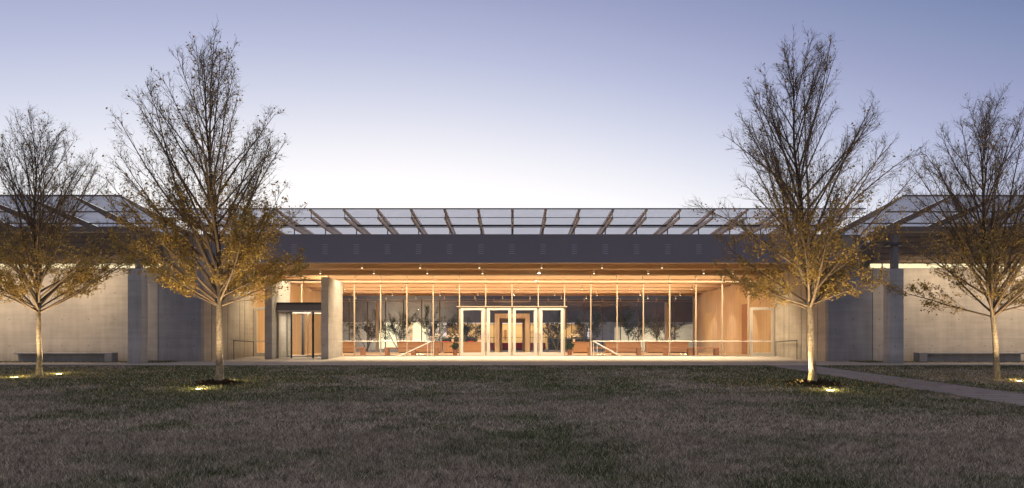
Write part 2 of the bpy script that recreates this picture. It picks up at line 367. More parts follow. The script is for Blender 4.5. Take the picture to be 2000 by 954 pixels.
# beams in pairs, running left to right
beam_y = [YF, 36.9, 40.12, 43.1, 46.1, 49.1, 52.1, 55.1, 58.1]
for i, y in enumerate(beam_y[1:]):
    mb = MB(); x0, x1 = XL - .3, XR + .3
    for k in (0, .34): mb.box(x0, x1, y + k, y + k + .2, ZB, ZC)
    if i == 1:
        mb = MB(); mb.box(x0, x1, y + .02, y + .2, ZB, ZC).box(x0, x1, y + .36, y + .54, ZB, ZC)
    b = hp(mb, 'ceiling_beam', M['wood'])
hp(MB().box(XL - .3, XR + .3, YF + .14, YF + .34, ZB + .002, ZC), 'ceiling_beam', M['wood'])
hp(MB().box(XL - .3, XR + .3, YF + .34, YB + .7, ZC + .003, ZC + .12), 'ceiling', M['woodceil'])
fas = hp(MB().box(-15.6, 15.6, YF - .06, YF + .1, ZB - .02, 6.0), 'fascia', M['fascia'])
hp(MB().box(-15.6, 15.6, YF - .085, YF + .12, ZB - .075, ZB - .022), 'fascia_trim', M['wood'])
for k in range(-10, 11):
    mb = MB()
    for j in range(5): mb.box(k * 1.5 - .13, k * 1.5 + .13, YF - .075, YF - .061, 5.06 + j * .105, 5.075 + j * .105)
    mb.build('vent_slot', M['slot'], fas)
for s in (-1, 1):
    hp(MB().box(s * 15.61, s * 16.45, YF - .05, YF + .1, 4.32, 5.85), 'end_panel', M['conc_warm'])
    hp(MB().box(s * 15.0, s * 16.9, YF + .11, YF + .4, 4.31, 6.0), 'upper_wall', M['conc_dark'])
# canopy
def canopy_z(y): return 6.74 - (y - 31.2) * .035
for k in range(-10, 11):
    x = k * 1.5 + (0.02 if k == 0 else 0)
    zf = canopy_z(31.2)
    pts = [(31.25, zf - .03), (31.25, zf - .10), (31.38, zf - .14), (33.9, zf - .46), (38.6, zf - .56), (38.6, canopy_z(38.6) - .03)]
    r = hp(MB().prism([(31.25, zf - .02), (31.25, zf - .08), (33.6, zf - .26), (38.6, zf - .34), (38.6, canopy_z(38.6) - .02)], 'x', x - .06, x + .06), 'rafter', M['rafter'])
    MB().prism([(31.42, zf - .33), (31.42, zf - .41), (34.0, zf - .50), (38.6, zf - .55), (38.6, zf - .38), (34.2, zf - .30)], 'x', x - .052, x + .052).build('lower_chord', M['rafter'], r)
    MB().tube((x, 31.40, zf - .05), (x, 31.40, zf - .37), .018, 6).build('strut', M['grey'], r); MB().tube((x, YF, 6.0), (x, YF, 6.42), .028, 6).build('strut', M['grey'], r)
    if k < 10:
        g = MB().quad((k * 1.5 + .03, 31.2, zf), (k * 1.5 + 1.47, 31.2, zf), (k * 1.5 + 1.47, 39, canopy_z(39)), (k * 1.5 + .03, 39, canopy_z(39)))
        hp(g, 'roof_glass', M['frost'])
for s in (-1, 1):
    x0 = s * 15.03; hp(MB().quad((x0, 31.2, 6.74), (s * 15.75, 31.2, 6.74), (s * 15.75, 39, canopy_z(39)), (x0, 39, canopy_z(39))), 'roof_glass', M['frost'])
hp(MB().box(-15.75, 15.75, 31.17, 31.2, 6.71, 6.765), 'edge_trim', M['grey'])
hp(MB().tube((-15.7, 31.40, 6.38), (15.7, 31.40, 6.38), .017, 6), 'cross_rod', M['grey'])
hp(MB().tube((-15.7, YF, 6.42), (15.7, YF, 6.42), .05, 8), 'cross_pipe', M['dark'])
hp(MB().tube((-15.7, 34.9, 6.52), (15.7, 34.9, 6.52), .016, 6), 'cross_rod', M['grey'])
hp(MB().box(-15.6, 15.6, 38.9, 58.6, 6.0, 6.2), 'roof', M['grey'])
hp(MB().box(-15.6, 15.6, 38.7, 38.9, 5.73, 6.4), 'roof_kerb', M['grey'])
for xa, xb in ((XL - .36, XL - .305), (XR + .305, XR + .36)): hp(MB().box(xa, xb, YF + .36, YB + .7, ZB - .002, ZC), 'eaves_panel', M['conc_warm'])

# front glass wall
gw = empty('glass_wall', (0, 0, 0), parent=hall)
mull_x = [k * 1.5 for k in range(-9, 10)]
for x in mull_x:
    low = abs(x) <= 3.01
    z0 = 0.0
    MB().box(x - .027, x + .027, -.06, .09, z0, ZB - .006).build('mullion', M['mull'], gw)
edges = [XL] + mull_x + [XR]
for a, b in zip(edges[:-1], edges[1:]):
    z0 = 2.86 if (abs((a + b) / 2) < 3.0 or b <= -13.4 or a >= 13.4) else .05
    z1 = ZB - .008
    if -12.7 < (a + b) / 2 < -9.8: z0 = 2.95
    MB().quad((a + .028, 0, z0), (b - .028, 0, z0), (b - .028, 0, z1), (a + .028, 0, z1)).build('glass_pane', M['glass'], gw)
MB().box(XL, XR, -.13, -.062, 4.20, 4.285).build('transom_bar', M['mull'], gw)
MB().box(XL, XR, -.03, .03, ZB - .07, ZB - .012).build('head_rail', M['mull'], gw)
mb = MB(); mb.box(XL + 1.3, -12.7, -.05, .05, .004, .05).box(-9.6, -3.03, -.05, .05, .004, .05).box(3.03, 13.5, -.05, .05, .004, .05); mb.build('base_rail', M['steel'], gw)
MB().box(-3.15, 3.15, -.11, .05, 2.80, 2.85).build('door_header', M['mull'], gw)
# four entrance doors and two side doors
def door(x0, x1, ztop, parent, th, handle_side, mid=None, name='entrance_door'):
    d = empty(name, (0, 0, 0), parent=parent)
    MB().box(x0, x0 + th, -.08, .02, .01, ztop).box(x1 - th, x1, -.08, .02, .01, ztop).box(x0 + th, x1 - th, -.08, .02, ztop - th, ztop).box(x0 + th, x1 - th, -.08, .02, .01, .01 + th * 1.3).build('door_frame', M['white'], d, .004)
    MB().quad((x0 + th, -.03, .1), (x1 - th, -.03, .1), (x1 - th, -.03, ztop - th), (x0 + th, -.03, ztop - th)).build('door_glass', M['glass_door'], d)
    hx = x0 + th * .5 if handle_side < 0 else x1 - th * .5
    MB().tube((hx, -.14, .95), (hx, -.14, 1.35), .014, 8).tube((hx, -.14, 1.0), (hx, -.08, 1.0), .009, 6).tube((hx, -.14, 1.3), (hx, -.08, 1.3), .009, 6).build('handle', M['steel'], d)
    if mid: MB().box(x0 + th, x1 - th, -.06, .0, mid, mid + .07).build('mid_rail', M['white'], d)
    return d
for i, x0 in enumerate((-2.94, -1.44, .06, 1.56)): door(x0, x0 + 1.38, 2.78, hall, .155, 1 if i % 2 == 0 else -1)
# inner leaf edges ajar look: narrow second stile
for i, x0 in enumerate((-2.94, -1.44, .06, 1.56)):
    s = x0 + 1.18 if i in (0, 2) else x0 + .14
    hp(MB().box(s, s + .045, 39.96, 40.04, .01, 2.60), 'door_stile', M['white'])
door(XL + .04, -13.55, 2.78, hall, .15, 1, .82, 'side_door'); door(13.58, XR - .04, 2.78, hall, .15, -1, .82, 'side_door')
# portal piers and the revolving door
hp(MB().box(-13.0, -12.62, 36.8, 39.9, -.12, 4.22), 'portal_pier', M['conc'], bev=.01)
hp(MB().box(-10.03, -9.65, 36.8, 39.9, -.12, 4.22), 'portal_pier', M['conc'], bev=.01)
rd = empty('revolving_door', (-11.32, -1.15, 0), parent=hall)   # relative to the hall base
def arc(cx, cy, r, a0, a1, z0, z1, n, th=.0):
    mb = MB()
    for i in range(n):
        a, b = math.radians(a0 + (a1 - a0) * i / n), math.radians(a0 + (a1 - a0) * (i + 1) / n)
        mb.quad((cx + r * math.cos(a), cy + r * math.sin(a), z0), (cx + r * math.cos(b), cy + r * math.sin(b), z0), (cx + r * math.cos(b), cy + r * math.sin(b), z1), (cx + r * math.cos(a), cy + r * math.sin(a), z1))
    return mb
R_ = 1.18
arc(0, 0, R_, 120, 240, -.05, 2.45, 10).build('curved_glass', M['glass_door'], rd); arc(0, 0, R_, -60, 60, -.05, 2.45, 10).build('curved_glass', M['glass_door'], rd)
mb = MB().box(-1.285, 1.285, -1.3, 1.1, 2.50, 2.82); mb.build('header', M['grey'], rd, .01)
MB().box(-1.285, 1.285, -1.34, -1.302, 2.83, 2.93).box(-1.285, 1.285, -1.3, 1.1, 2.822, 2.93).build('header_cap', M['dark'], rd)
MB().box(-1.285, 1.285, -1.33, -1.302, 2.44, 2.50).build('header_trim', M['steel'], rd)
for a in (240, 300, 120, 60):
    ax, ay = R_ * math.cos(math.radians(a)), R_ * math.sin(math.radians(a)); MB().box(ax - .04, ax + .04, ay - .04, ay + .04, -.07, 2.47).build('post', M['dark'], rd)
for sx in (-1, 1): MB().box(sx * 1.2, sx * 1.28, -1.25, -1.15, -.07, 2.47).build('side_post', M['mull'], rd)
MB().tube((0, 0, -.05), (0, 0, 2.46), .03, 8).build('spindle', M['steel'], rd)
for k in range(4):
    a = math.radians(28 + 90 * k); c, s = math.cos(a), math.sin(a)
    w = empty('door_leaf', (0, 0, 0), parent=rd) if False else None
    wing_ = MB().quad((.04 * c, .04 * s, -.02), (1.1 * c, 1.1 * s, -.02), (1.1 * c, 1.1 * s, 2.4), (.04 * c, .04 * s, 2.4)).build('door_leaf', M['glass_door'], rd)
    MB().tube((1.12 * c, 1.12 * s, -.03), (1.12 * c, 1.12 * s, 2.42), .028, 6).tube((.03 * c, .03 * s, .04), (1.12 * c, 1.12 * s, .04), .04, 6).tube((.03 * c, .03 * s, 2.4), (1.12 * c, 1.12 * s, 2.4), .03, 6).build('leaf_frame', M['grey'], wing_)
hp(MB().box(-12.61, -10.04, 38.0, 38.03, 4.10, 4.20), 'portal_lintel', M['mull'])

# rear glass wall
rg = empty('rear_glass_wall', (0, 18.1, 0), parent=hall)
for k in range(-9, 10):
    x = k * 1.5
    if k == 0: continue
    MB().box(x - .03, x + .03, -.04, .1, 0, 4.2).build('mullion', M['mull_dark'], rg)
    MB().box(x - .045, x + .045, -.06, .12, 4.2, 4.45).build('bracket', M['mull'], rg)
mb = MB(); mb.box(XL, XR, -.05, -.01, 4.16, 4.20).box(XL, XR, -.05, -.01, 4.33, 4.36); mb.build('head_rail', M['mull'], rg)
MB().box(-1.5, 1.5, -.09, -.052, 4.12, 4.24).build('centre_rail', M['mull'], rg)
for a, b in ((XL, -1.5), (1.5, XR)): MB().quad((a, 0, .02), (b, 0, .02), (b, 0, 4.15), (a, 0, 4.15)).build('glass_pane', M['glass_rear'], rg)
MB().quad((-1.5, 0, 3.3), (1.5, 0, 3.3), (1.5, 0, 4.15), (-1.5, 0, 4.15)).build('glass_pane', M['glass_rear'], rg)
for x in (-11.25, 12.9): MB().box(x - .12, x + .12, .3, .55, 0, 4.15).build('white_post', M['white'], rg)
# timber vestibule in the middle of the rear wall
ves = empty('vestibule', (0, 18.1, 0), parent=hall)
MB().box(-1.42, -1.05, -.1, 3.2, 0, 3.17).box(1.10, 1.47, -.1, 3.2, 0, 3.17).box(-1.05, 1.10, -.1, 3.2, 2.80, 3.17).build('timber_frame', M['vest'], ves)
MB().box(-1.05, -.85, 3.2, 3.4, 0, 2.8).box(.90, 1.10, 3.2, 3.4, 0, 2.8).box(-.85, .90, 3.2, 3.4, 2.55, 2.8).build('inner_frame', M['wood'], ves)
# tall recesses on the right-hand inner wall
hp(MB().box(XR - .012, XR - .002, 44.3, 45.7, .01, 3.25), 'wall_recess', M['bench'])
hp(MB().box(XR - .012, XR - .002, 52.4, 54.4, .01, 3.05), 'wall_recess', M['amber'])
hp(MB().box(XR - .012, XR - .002, 56.2, 57.0, .01, 2.9), 'wall_recess', M['desk'])
hp(MB().box(XR - .006, XR - .001, 40.1, YB, .005, ZB - .01), 'wall_lining', M['woodwall'])
hp(MB().box(XL + .001, XL + .006, 40.1, YB, .005, ZB - .01), 'wall_lining', M['woodwall'])
# wall plate near the right tree (small access box)
hp(MB().box(XR - .03, XR - .002, 34.9, 35.3, .12, .35), 'access_box', M['grey'])

# hall lights: long lamps between the beams
for y, q in ((41.9, 1), (44.85, 1), (47.85, 1), (50.85, 1), (53.85, .9)): area('unseen_strip_light', hall, (0, y - 40, ZC - .05), (0, y - 40, 0), E_HALL * q, (1, .73, .46), 27, .25)
area('unseen_strip_light', hall, (0, 35.5 - 40, ZC - .05), (0, 35.5 - 40, 6.5), 110, WARM, 27, .2)  # added upward strip without a fixture, brightens the front soffit beams
area('door_light', hall, (-11.32, -1.1, 2.43), (-11.32, -1.1, 0), 130, (1, .8, .58), 1.4, 1.4)
area('unseen_strip_light', hall, (0, 38.75 - 40, ZC - .1), (0, 38.85 - 40, 0), E_STRIP, (1, .78, .50), 27, .15, 110)
for y in (43.6, 47.5, 51.8): spot('wall_washer', hall, (12.6, y - 40, 4.5), (15, y - 40 + .3, .8), 300, (1, .90, .74), 42, .4)
spot('vestibule_fill', hall, (0, 52.5 - 40, 4.5), (0, 58.1 - 40, 1.6), 260, (1, .84, .6), 60, .6)  # added fill spot without a fixture, brightens the vestibule frame
area('wall_light', hall, (-11.0, 42.5 - 40, 4.5), (-14.7, 42.5 - 40, 1.5), 60, WARM, 1, 1)

# ------------------------------------------------------------------ gallery wings
def make_wing(s, xin, xcol0, xcol1, label):
    w = empty('gallery_wing', (s * 24, 33.5, 0)); tag(w, label, 'building')
    def wp(mb, name, mat, bev=0, par=None):
        o = mb.build(name, mat, par or w, bev)
        if par is None: o.location = (-s * 24, -33.5, 0)
        return o
    xo = s * 42
    wp(MB().box(xin, xo, 33.2, 33.5, -.35, 4.30), 'concrete_wall', M['conc_warm'])
    wp(MB().box(xin - s * .012, xin - s * .001, 33.19, 33.21, -.2, 4.29), 'wall_joint', M['dark'])
    wp(MB().box(xin, xo, 33.32, 33.45, 4.301, 4.53), 'strip_window', M['strip'])
    mb = MB()
    for k in range(9): mb.box(s * (17.6 + 3.0 * k) - .02, s * (17.6 + 3.0 * k) + .02, 33.28, 33.318, 4.301, 4.53)
    mb.box(xin, xo, 33.25, 33.318, 4.531, 4.56).box(xin, xo, 33.25, 33.318, 4.29, 4.312)
    wp(mb, 'window_bars', M['dark'])
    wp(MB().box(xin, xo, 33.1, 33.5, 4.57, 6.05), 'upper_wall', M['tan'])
    for k in range(5): wp(MB().box(xin, xo, 33.07, 33.098, 4.72 + k * .26, 4.735 + k * .26), 'board_joint', M['dark'])
    # column
    wp(MB().box(xcol0, xcol1, 30.3, 30.85, -.35, 3.98), 'column', M['conc'], .012)
    cm = (xcol0 + xcol1) / 2
    wp(MB().box(cm - .06, cm + .16, 30.45, 30.75, 3.981, 5.52), 'column_head', M['grey'], .005)
    wp(MB().box(cm - .3, cm + .3, 30.35, 30.85, 5.0, 5.1), 'column_plate', M['dark'])
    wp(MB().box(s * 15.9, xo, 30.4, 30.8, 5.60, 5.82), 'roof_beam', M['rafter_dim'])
    # glazed roof: falls gently towards the wall, rafters below
    zf = lambda y: 6.74 - (y - 28.4) * .088
    x = s * 15.82; k = 0
    while abs(x) < 41:
        x2 = x + s * 1.95
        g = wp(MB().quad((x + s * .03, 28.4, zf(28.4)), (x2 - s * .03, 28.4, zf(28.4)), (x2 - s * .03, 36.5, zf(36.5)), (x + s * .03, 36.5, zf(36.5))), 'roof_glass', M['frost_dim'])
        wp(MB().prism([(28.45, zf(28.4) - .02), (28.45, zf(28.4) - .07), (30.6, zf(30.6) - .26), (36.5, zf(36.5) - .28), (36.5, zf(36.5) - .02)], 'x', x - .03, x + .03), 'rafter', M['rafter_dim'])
        x = x2; k += 1
    wp(MB().box(s * 15.8, xo, 28.37, 28.4, zf(28.4) - .04, zf(28.4) + .03), 'edge_trim', M['grey'])
    for yy_ in (29.7, 31.6): wp(MB().tube((s * 15.82, yy_, zf(yy_) - .3), (xo, yy_, zf(yy_) - .3), .03, 6), 'cross_pipe', M['grey'])
    wp(MB().box(s * 15.7, xo, 36.4, 50, 5.4, 6.0), 'roof', M['grey'])
    # washers hung under the roof, lighting the wall
    for k in range(4):
        cx = s * (20.0 + k * 4.4)
        area('wall_washer', w, (cx - s * 24, 31.3 - 33.5, 5.35), (cx - s * 24 + s * .3, -.3, 1.2), E_WASH * (.8 if k == 0 else 1), (1, .75, .49), 3.6, .15, 105)
    return w
make_wing(-1, -16.79, -16.63, -16.04, 'left gallery wing of pale concrete with a square column and lit strip window')
make_wing(1, 17.1, 16.35, 16.95, 'right gallery wing of pale concrete with a square column, beyond the paved walkway')

# concrete benches against the wing walls
def wall_bench(x0, x1, block, label):
    o = empty('concrete_bench', ((x0 + x1) / 2, 32.55, gz(32.5))); tag(o, label, 'bench', 'concrete benches along the wing walls')
    c = (x0 + x1) / 2
    MB().box(x0 - c, x1 - c, -.25, .25, .36, .43).build('seat', M['conc_dark'], o, .008)
    bx = (x1 - .36, x1) if block > 0 else (x0, x0 + .36)
    MB().box(bx[0] - c, bx[1] - c, -.25, .25, 0, .358).build('end_block', M['conc_dark'], o, .008)
    MB().box(x0 - c + .05, x1 - c - .05, .0, .22, 0, .356).build('support', M['conc'], o)
wall_bench(-23.0, -18.45, 1, 'long low concrete bench by the left wing wall, behind the leftmost tree')
wall_bench(18.8, 23.7, -1, 'long low concrete bench by the right wing wall, behind the rightmost tree')

# ------------------------------------------------------------------ spotlights
ORD = ['first', 'second', 'third', 'fourth', 'fifth', 'sixth', 'seventh', 'eighth', 'ninth', 'tenth', 'eleventh', 'twelfth']
def make_spot(star=False):
    o = empty('spotlight', (0, 0, 0))
    MB().tube((0, 0, -.08), (0, 0, -.34), .05, 12).build('housing', M['white'], o)
    MB().box(-.02, .02, -.02, .02, -.09, 0).build('mount', M['grey'], o)
    MB().tube((0, 0, -.342), (0, 0, -.36), .04, 12).build('lens', M['lamp_star' if star else 'lamp'], o)
    return o
proto = make_spot(); star = make_spot(True)
def put(first, src, loc, label, group, rx=0, energy=0, size=110, color=WARM2):
    o = src if first else copy_tree(src)
    o.location = loc; o.rotation_euler = (rx, 0, 0); tag(o, label, 'spotlight', group)
    if energy: spot('lamp_light', o, (0, 0, -.38), (0, 0.0, -3), energy, color, size, .6, .05)
    return o
first = True
for i, x in enumerate((-7.5, -4.6, -1.63, 1.48, 4.5, 7.5)):
    put(False, proto, (x, 35.0, 4.85), 'small white canister spotlight, %s from the left in the front soffit row' % ORD[i], 'canister spotlights in the front soffit row', 0, E_SOFFIT, 100)
xs = [-14.0, -10.4, -7.5, -4.6, -1.6, 4.45, 7.4, 10.4, 12.0]
for i, x in enumerate(xs):
    put(False, proto, (x, 38.0, 4.86), 'small canister spotlight, %s from the left in the row nearest the glass' % ORD[i], 'canister spotlights in the soffit row nearest the glass', 0, 120 if -5 < x < 9 else 40, 80)
for i, (x, yy_, zz) in enumerate(((-10.85, 35.0, 4.85), (1.46, 37.6, 4.83))):
    put(i == 0, star, (x, yy_, zz), ('glaring soffit spotlight above the left side of the revolving door', 'glaring soffit spotlight above the entrance doors, right of the centre')[i], 'glaring soffit spotlights', .5, E_SOFFIT, 100)
n_ = 0
for r, (y, cnt, off) in enumerate(((47.4, 7, .7), (53.4, 9, 0), (57.3, 12, .5))):
    for i in range(cnt):
        x = XL + (i + .8 + .2 * rnd.random()) * (XR - XL) / (cnt + .6)
        put(r == 0 and i == 0, proto, (x, y, ZB + .03), 'indoor canister spotlight under the ceiling beams, %s from the left in the %s row' % (ORD[i], ('near', 'middle', 'far')[r]), 'indoor spotlights in the %s row' % ('near', 'middle', 'far')[r], rnd.choice((0, .35, -.35, .6)))

# ------------------------------------------------------------------ rails
def handrail(x0, x1, xs0, label):
    s = 1 if xs0 > 0 else -1
    o = empty('guard_rail', (xs0, 39.2, 0)); tag(o, label, 'railing', 'guard rails along the glass front')
    MB().tube((x0 - xs0, 0, .85), (x1 - xs0, 0, .85), .021, 8).build('top_rail', M['rail'], o)
    step = 1.5; x = min(x0, x1)
    mb = MB()
    while x < max(x0, x1) - .2:
        mb.quad((x - xs0 + .02, 0, .06), (x - xs0 + step - .02, 0, .06), (x - xs0 + step - .02, 0, .8), (x - xs0 + .02, 0, .8)); x += step
    mb.build('glass_panel', M['glass_door'], o)
    for dx_ in (0.0, .12, .32): MB().tube((s * dx_, 0, -.05), (s * dx_, 0, .87 - dx_ * .2), .018, 8).build('post', M['rail'], o)
    for dy in (0, -.55):
        MB().tube((s * .05, dy, .86), (s * (1.95 if s < 0 else 1.65), dy, -.02), .020, 8).build('sloping_rail', M['rail'], o)
    MB().box(s * .0, s * .05, -.12, .12, .86, .89).build('cap_plate', M['grey'], o)
handrail(-9.6, -4.4, -4.4, 'steel guard rail with sloping handrails, left of the entrance doors')
handrail(4.45, 14.5, 4.45, 'steel guard rail with sloping handrails, right of the entrance doors')
def barrier(x, y0, y1, label):
    o = empty('wall_barrier', (x, y0, gz(y0))); tag(o, label, 'barrier', 'small barriers by the side walls')
    d = y1 - y0
    MB().tube((0, 0, 1.0), (0, d, .93), .03, 8).build('top_rail', M['dark'], o)
    for k in (0, d): MB().tube((0, k, 0), (0, k, .97), .02, 8).build('post', M['dark'], o)
    mb = MB()
    for k in range(1, 14): mb.tube((0, d * k / 14, .05), (0, d * k / 14, .94), .004, 4)
    mb.tube((0, 0, .06), (0, d, .06), .01, 6); mb.build('infill_bars', M['steel'], o)
barrier(-14.5, 36.5, 39.3, 'small dark topped barrier beside the left concrete side wall')
barrier(14.85, 36.5, 39.4, 'small dark topped barrier beside the right concrete side wall')

# ------------------------------------------------------------------ hall furniture
def bench(x0, x1, y, legs, label):
    o = empty('timber_bench', ((x0 + x1) / 2, y, .004)); tag(o, label, 'bench', 'timber benches behind the glass front'); c = (x0 + x1) / 2
    MB().box(x0 - c, x1 - c, -.25, .25, .40, .48).build('seat', M['bench'], o, .006)
    for l in legs: MB().box(l - c, l - c + .24, -.22, .22, 0, .398).build('leg', M['bench'], o, .005)
def xp(px, y): return (px - 1000) * y / 1368
Y_ = 42.4
bench(xp(655, Y_), xp(713, Y_), Y_, (xp(656, Y_), xp(713, Y_) - .25), 'short dark wooden bench just right of the revolving door pier')
bench(xp(752, Y_), xp(856, Y_), Y_, (xp(752, Y_) + .01, xp(804, Y_), xp(856, Y_) - .25), 'long dark wooden bench behind the left guard rail')
bench(xp(1148, Y_), xp(1252, Y_), Y_, (xp(1148, Y_) + .01, xp(1195, Y_), xp(1252, Y_) - .25), 'long dark wooden bench behind the right sloping handrails')
bench(xp(1296, Y_), xp(1351, Y_), Y_, (xp(1296, Y_) + .01, xp(1351, Y_) - .25), 'short dark wooden bench, left one of the pair by the right rail')
bench(xp(1354, Y_), xp(1403, Y_), Y_, (xp(1354, Y_) + .01, xp(1403, Y_) - .25), 'short dark wooden bench, right one of the pair by the right rail')
def desk(px0, px1, y, h, label):
    x0, x1 = xp(px0, y), xp(px1, y); c = (x0 + x1) / 2
    o = empty('reception_desk', (c, y, .004)); tag(o, label, 'desk', 'orange timber desks at the back of the hall')
    MB().box(x0 - c, x1 - c, -.4, .4, .06, h - .05).build('front_panel', M['desk'], o)
    MB().box(x0 - c - .04, x1 - c + .04, -.44, .44, h - .049, h).build('top', M['desk'], o, .005)
    MB().box(x0 - c + .08, x1 - c - .08, -.35, .35, 0, .059).build('plinth', M['dark'], o)
desk(779, 862, 52.8, .84, 'long orange timber desk left of the entrance doors, seen behind the sloping rails')
desk(866, 942, 51.6, .82, 'orange timber desk with a red folder, seen beside the leftmost entrance door')
desk(1118, 1150, 51.6, .82, 'short orange timber desk behind the right potted plant')
desk(1182, 1250, 53.4, .82, 'orange timber desk behind the right long bench')
desk(1262, 1342, 52.8, .84, 'long orange timber desk at the right, left of the pair of short benches')
desk(670, 694, 52.8, .84, 'small orange timber desk just right of the revolving door pier')
def item(name, mb, mat, loc, label, cat, group=None): o = mb.build(name, mat); o.location = loc; tag(o, label, cat, group); return o
item('folder', MB().box(-.22, .22, -.15, .15, 0, .05), M['redpaper'], (xp(871, 51.6), 51.4, .826), 'red folder on the orange desk, left of the leftmost door', 'folder', None)
item('folder', MB().box(-.2, .2, -.15, .15, 0, .06), M['redpaper'], (xp(920, 51.6), 51.4, .826), 'red folder on the orange desk, seen through the leftmost entrance door', 'folder', None)
item('booklet_stack', MB().box(-.14, .14, -.1, .1, 0, .05).box(-.13, .12, -.1, .09, .051, .13), M['paper'], (xp(937, 51.6), 51.4, .826), 'stack of white booklets on the orange desk at its right end', 'booklets')
# flowering plants on desks
def flowers(x, y, z, label):
    o = empty('flower_vase', (x, y, z)); tag(o, label, 'flowers', 'white flowers on the desks')
    MB().tube((0, 0, 0), (0, 0, .22), .07, 10, .1).build('vase', M['paper'], o)
    r = random.Random(int(x * 100)); st = MB(); pe = MB()
    for k in range(14):
        p = Vector((r.uniform(-.45, .45), r.uniform(-.2, .2), r.uniform(.3, .55))); st.tube((0, 0, .2), p, .008, 4)
        for j in range(4): q = p + Vector((r.uniform(-.05, .05), r.uniform(-.05, .05), r.uniform(-.03, .05))); pe.tube(q, q + Vector((.03, .01, .03)), .035, 5, .01)
    st.build('stems', M['pot_leaf'], o); pe.build('petals', M['petal'], o)
flowers(xp(884, 51.6), 51.6, .826, 'white flowers in a vase left of the leftmost entrance door')
flowers(xp(1121, 51.6), 51.6, .826, 'white flowers in a vase behind the right potted plant')
flowers(xp(848, 52.8), 52.8, .846, 'white flowers in a vase behind the left sloping handrails')

# leaf quads helper
def leaf_mesh(name, pts, size, mat, parent, seed=0, squash=.55):
    r = np.random.default_rng(seed); n = len(pts); pts = np.asarray(pts, np.float32)
    a = r.normal(size=(n, 3)); a /= np.linalg.norm(a, axis=1)[:, None]; b = r.normal(size=(n, 3)); b -= (b * a).sum(1)[:, None] * a; b /= np.linalg.norm(b, axis=1)[:, None]
    c = np.cross(a, b)
    s = (size * r.uniform(.6, 1.3, n))[:, None]
    v0 = pts; v1 = pts + a * s * .5 + b * s * squash * .5 + c * s * .08; v2 = pts + a * s; v3 = pts + a * s * .5 - b * s * squash * .5 + c * s * .08
    V = np.stack([v0, v1, v2, v3], 1).reshape(-1, 3); Q = np.arange(4 * n).reshape(n, 4)
    return np_mesh(name, V, Q, mat, parent)
def potted(x, y, label):
    o = empty('potted_plant', (x, y, .004)); tag(o, label, 'plant', 'potted plants beside the doors')
    MB().tube((0, 0, 0), (0, 0, .34), .12, 14, .15).build('pot', M['pot'], o)
    r = np.random.default_rng(int(abs(x) * 10)); st = MB()
    P = []
    for k in range(16):
        a = r.uniform(0, 6.28); t = Vector((.26 * math.cos(a) * r.uniform(.3, 1), .26 * math.sin(a) * r.uniform(.3, 1), r.uniform(.45, .74))); st.tube((0, 0, .32), t, .008, 4)
        for j in range(26): P.append([t.x * .8 + r.normal() * .06, t.y * .8 + r.normal() * .06, t.z * .95 + r.normal() * .06])
    st.build('stems', M['pot_leaf'], o); leaf_mesh('foliage', P, .10, M['pot_leaf'], o, 3)
potted(xp(889, 42.5), 42.5, 'small dark leafed plant in a brown pot, left of the entrance doors')
potted(xp(1112.5, 42.5), 42.5, 'small dark leafed plant in a brown pot, right of the entrance doors')

# ------------------------------------------------------------------ courtyard and building behind
sheet('courtyard', -16, 16, [58.25, 76], .01, M['plaza'])
rb = empty('rear_building', (0, 75, 0)); tag(rb, 'rear building beyond the courtyard, shade coloured into its upper wall, with warm lit openings', 'building')
def rp(mb, name, mat):
    o = mb.build(name, mat, rb); o.location = (0, -75, 0); return o
rp(MB().box(-20, 20, 75, 75.3, 2.95, 6.15), 'upper_wall', M['rear_dark'])
rp(MB().box(-20, 20, 74.9, 75.0, 2.86, 2.95), 'lintel', M['conc'])
for a, b in ((-20, -14.6), (-12.3, -10.8), (-9.2, -7.4), (8.3, 20)): rp(MB().box(a, b, 75, 75.25, 0, 2.858), 'concrete_wall', M['conc'])
for a, b in ((-14.5, -12.3), (-10.7, -9.25)): rp(MB().box(a, b, 75.3, 75.35, .1, 2.85), 'lit_window', M['litwin'])
rp(MB().box(-10.85, -10.65, 74.8, 75.0, 0, 2.85), 'timber_post', M['desk'])
rp(MB().box(-7.4, 8.3, 79, 79.2, 0, 2.9), 'back_wall', M['amber']); rp(MB().box(-7.4, 8.3, 75.3, 79, 2.96, 3.0), 'soffit', M['floor'])
mb = MB()
for k in range(-4, 6): mb.box(k * 1.6 - .04, k * 1.6 + .04, 75.1, 75.2, 0, 2.9)
rp(mb, 'mullion', M['mull_dark'])
rp(MB().box(-7.4, 8.3, 75.08, 75.2, 1.28, 1.33), 'rail', M['mull_dark'])
for x in (-3.4, -.75, 2.6): rp(MB().box(x - .12, x + .12, 78.8, 78.99, 1.1, 2.2), 'wall_panel', M['bench'])
area('unseen_strip_light', rb, (0.4, 77.3 - 75, 2.85), (.4, 78.6 - 75, 0), 420, (1, .74, .42), 14, .2)
area('unseen_strip_light', rb, (-11, 71.5 - 75, 4.0), (-11, 0, 1.2), 600, (1, .8, .5), 7, .2)
o = MB().box(9.9, 15.5, 67.6, 67.85, 0, 2.25).prism([(15.5, 0), (15.5, 2.25), (18, 2.7), (20, 2.6), (20, 0)], 'y', 67.6, 67.85).build('garden_wall', M['conc_warm'])
tag(o, 'pale concrete garden wall lit in the courtyard, seen through the right side of the hall', 'wall')
spot('wall_washer', o, (13, 63, .3), (13.5, 67.6, 1.4), 1500, (1, .88, .62), 130, .8)
for x_ in (-9.0, -3.0, 4.5, 9.5): spot('tree_light', rb, (x_, 60.2 - 75, .2), (x_ + .5, 64 - 75, 2.0), 170, (1, .8, .5), 110, .9, .008)
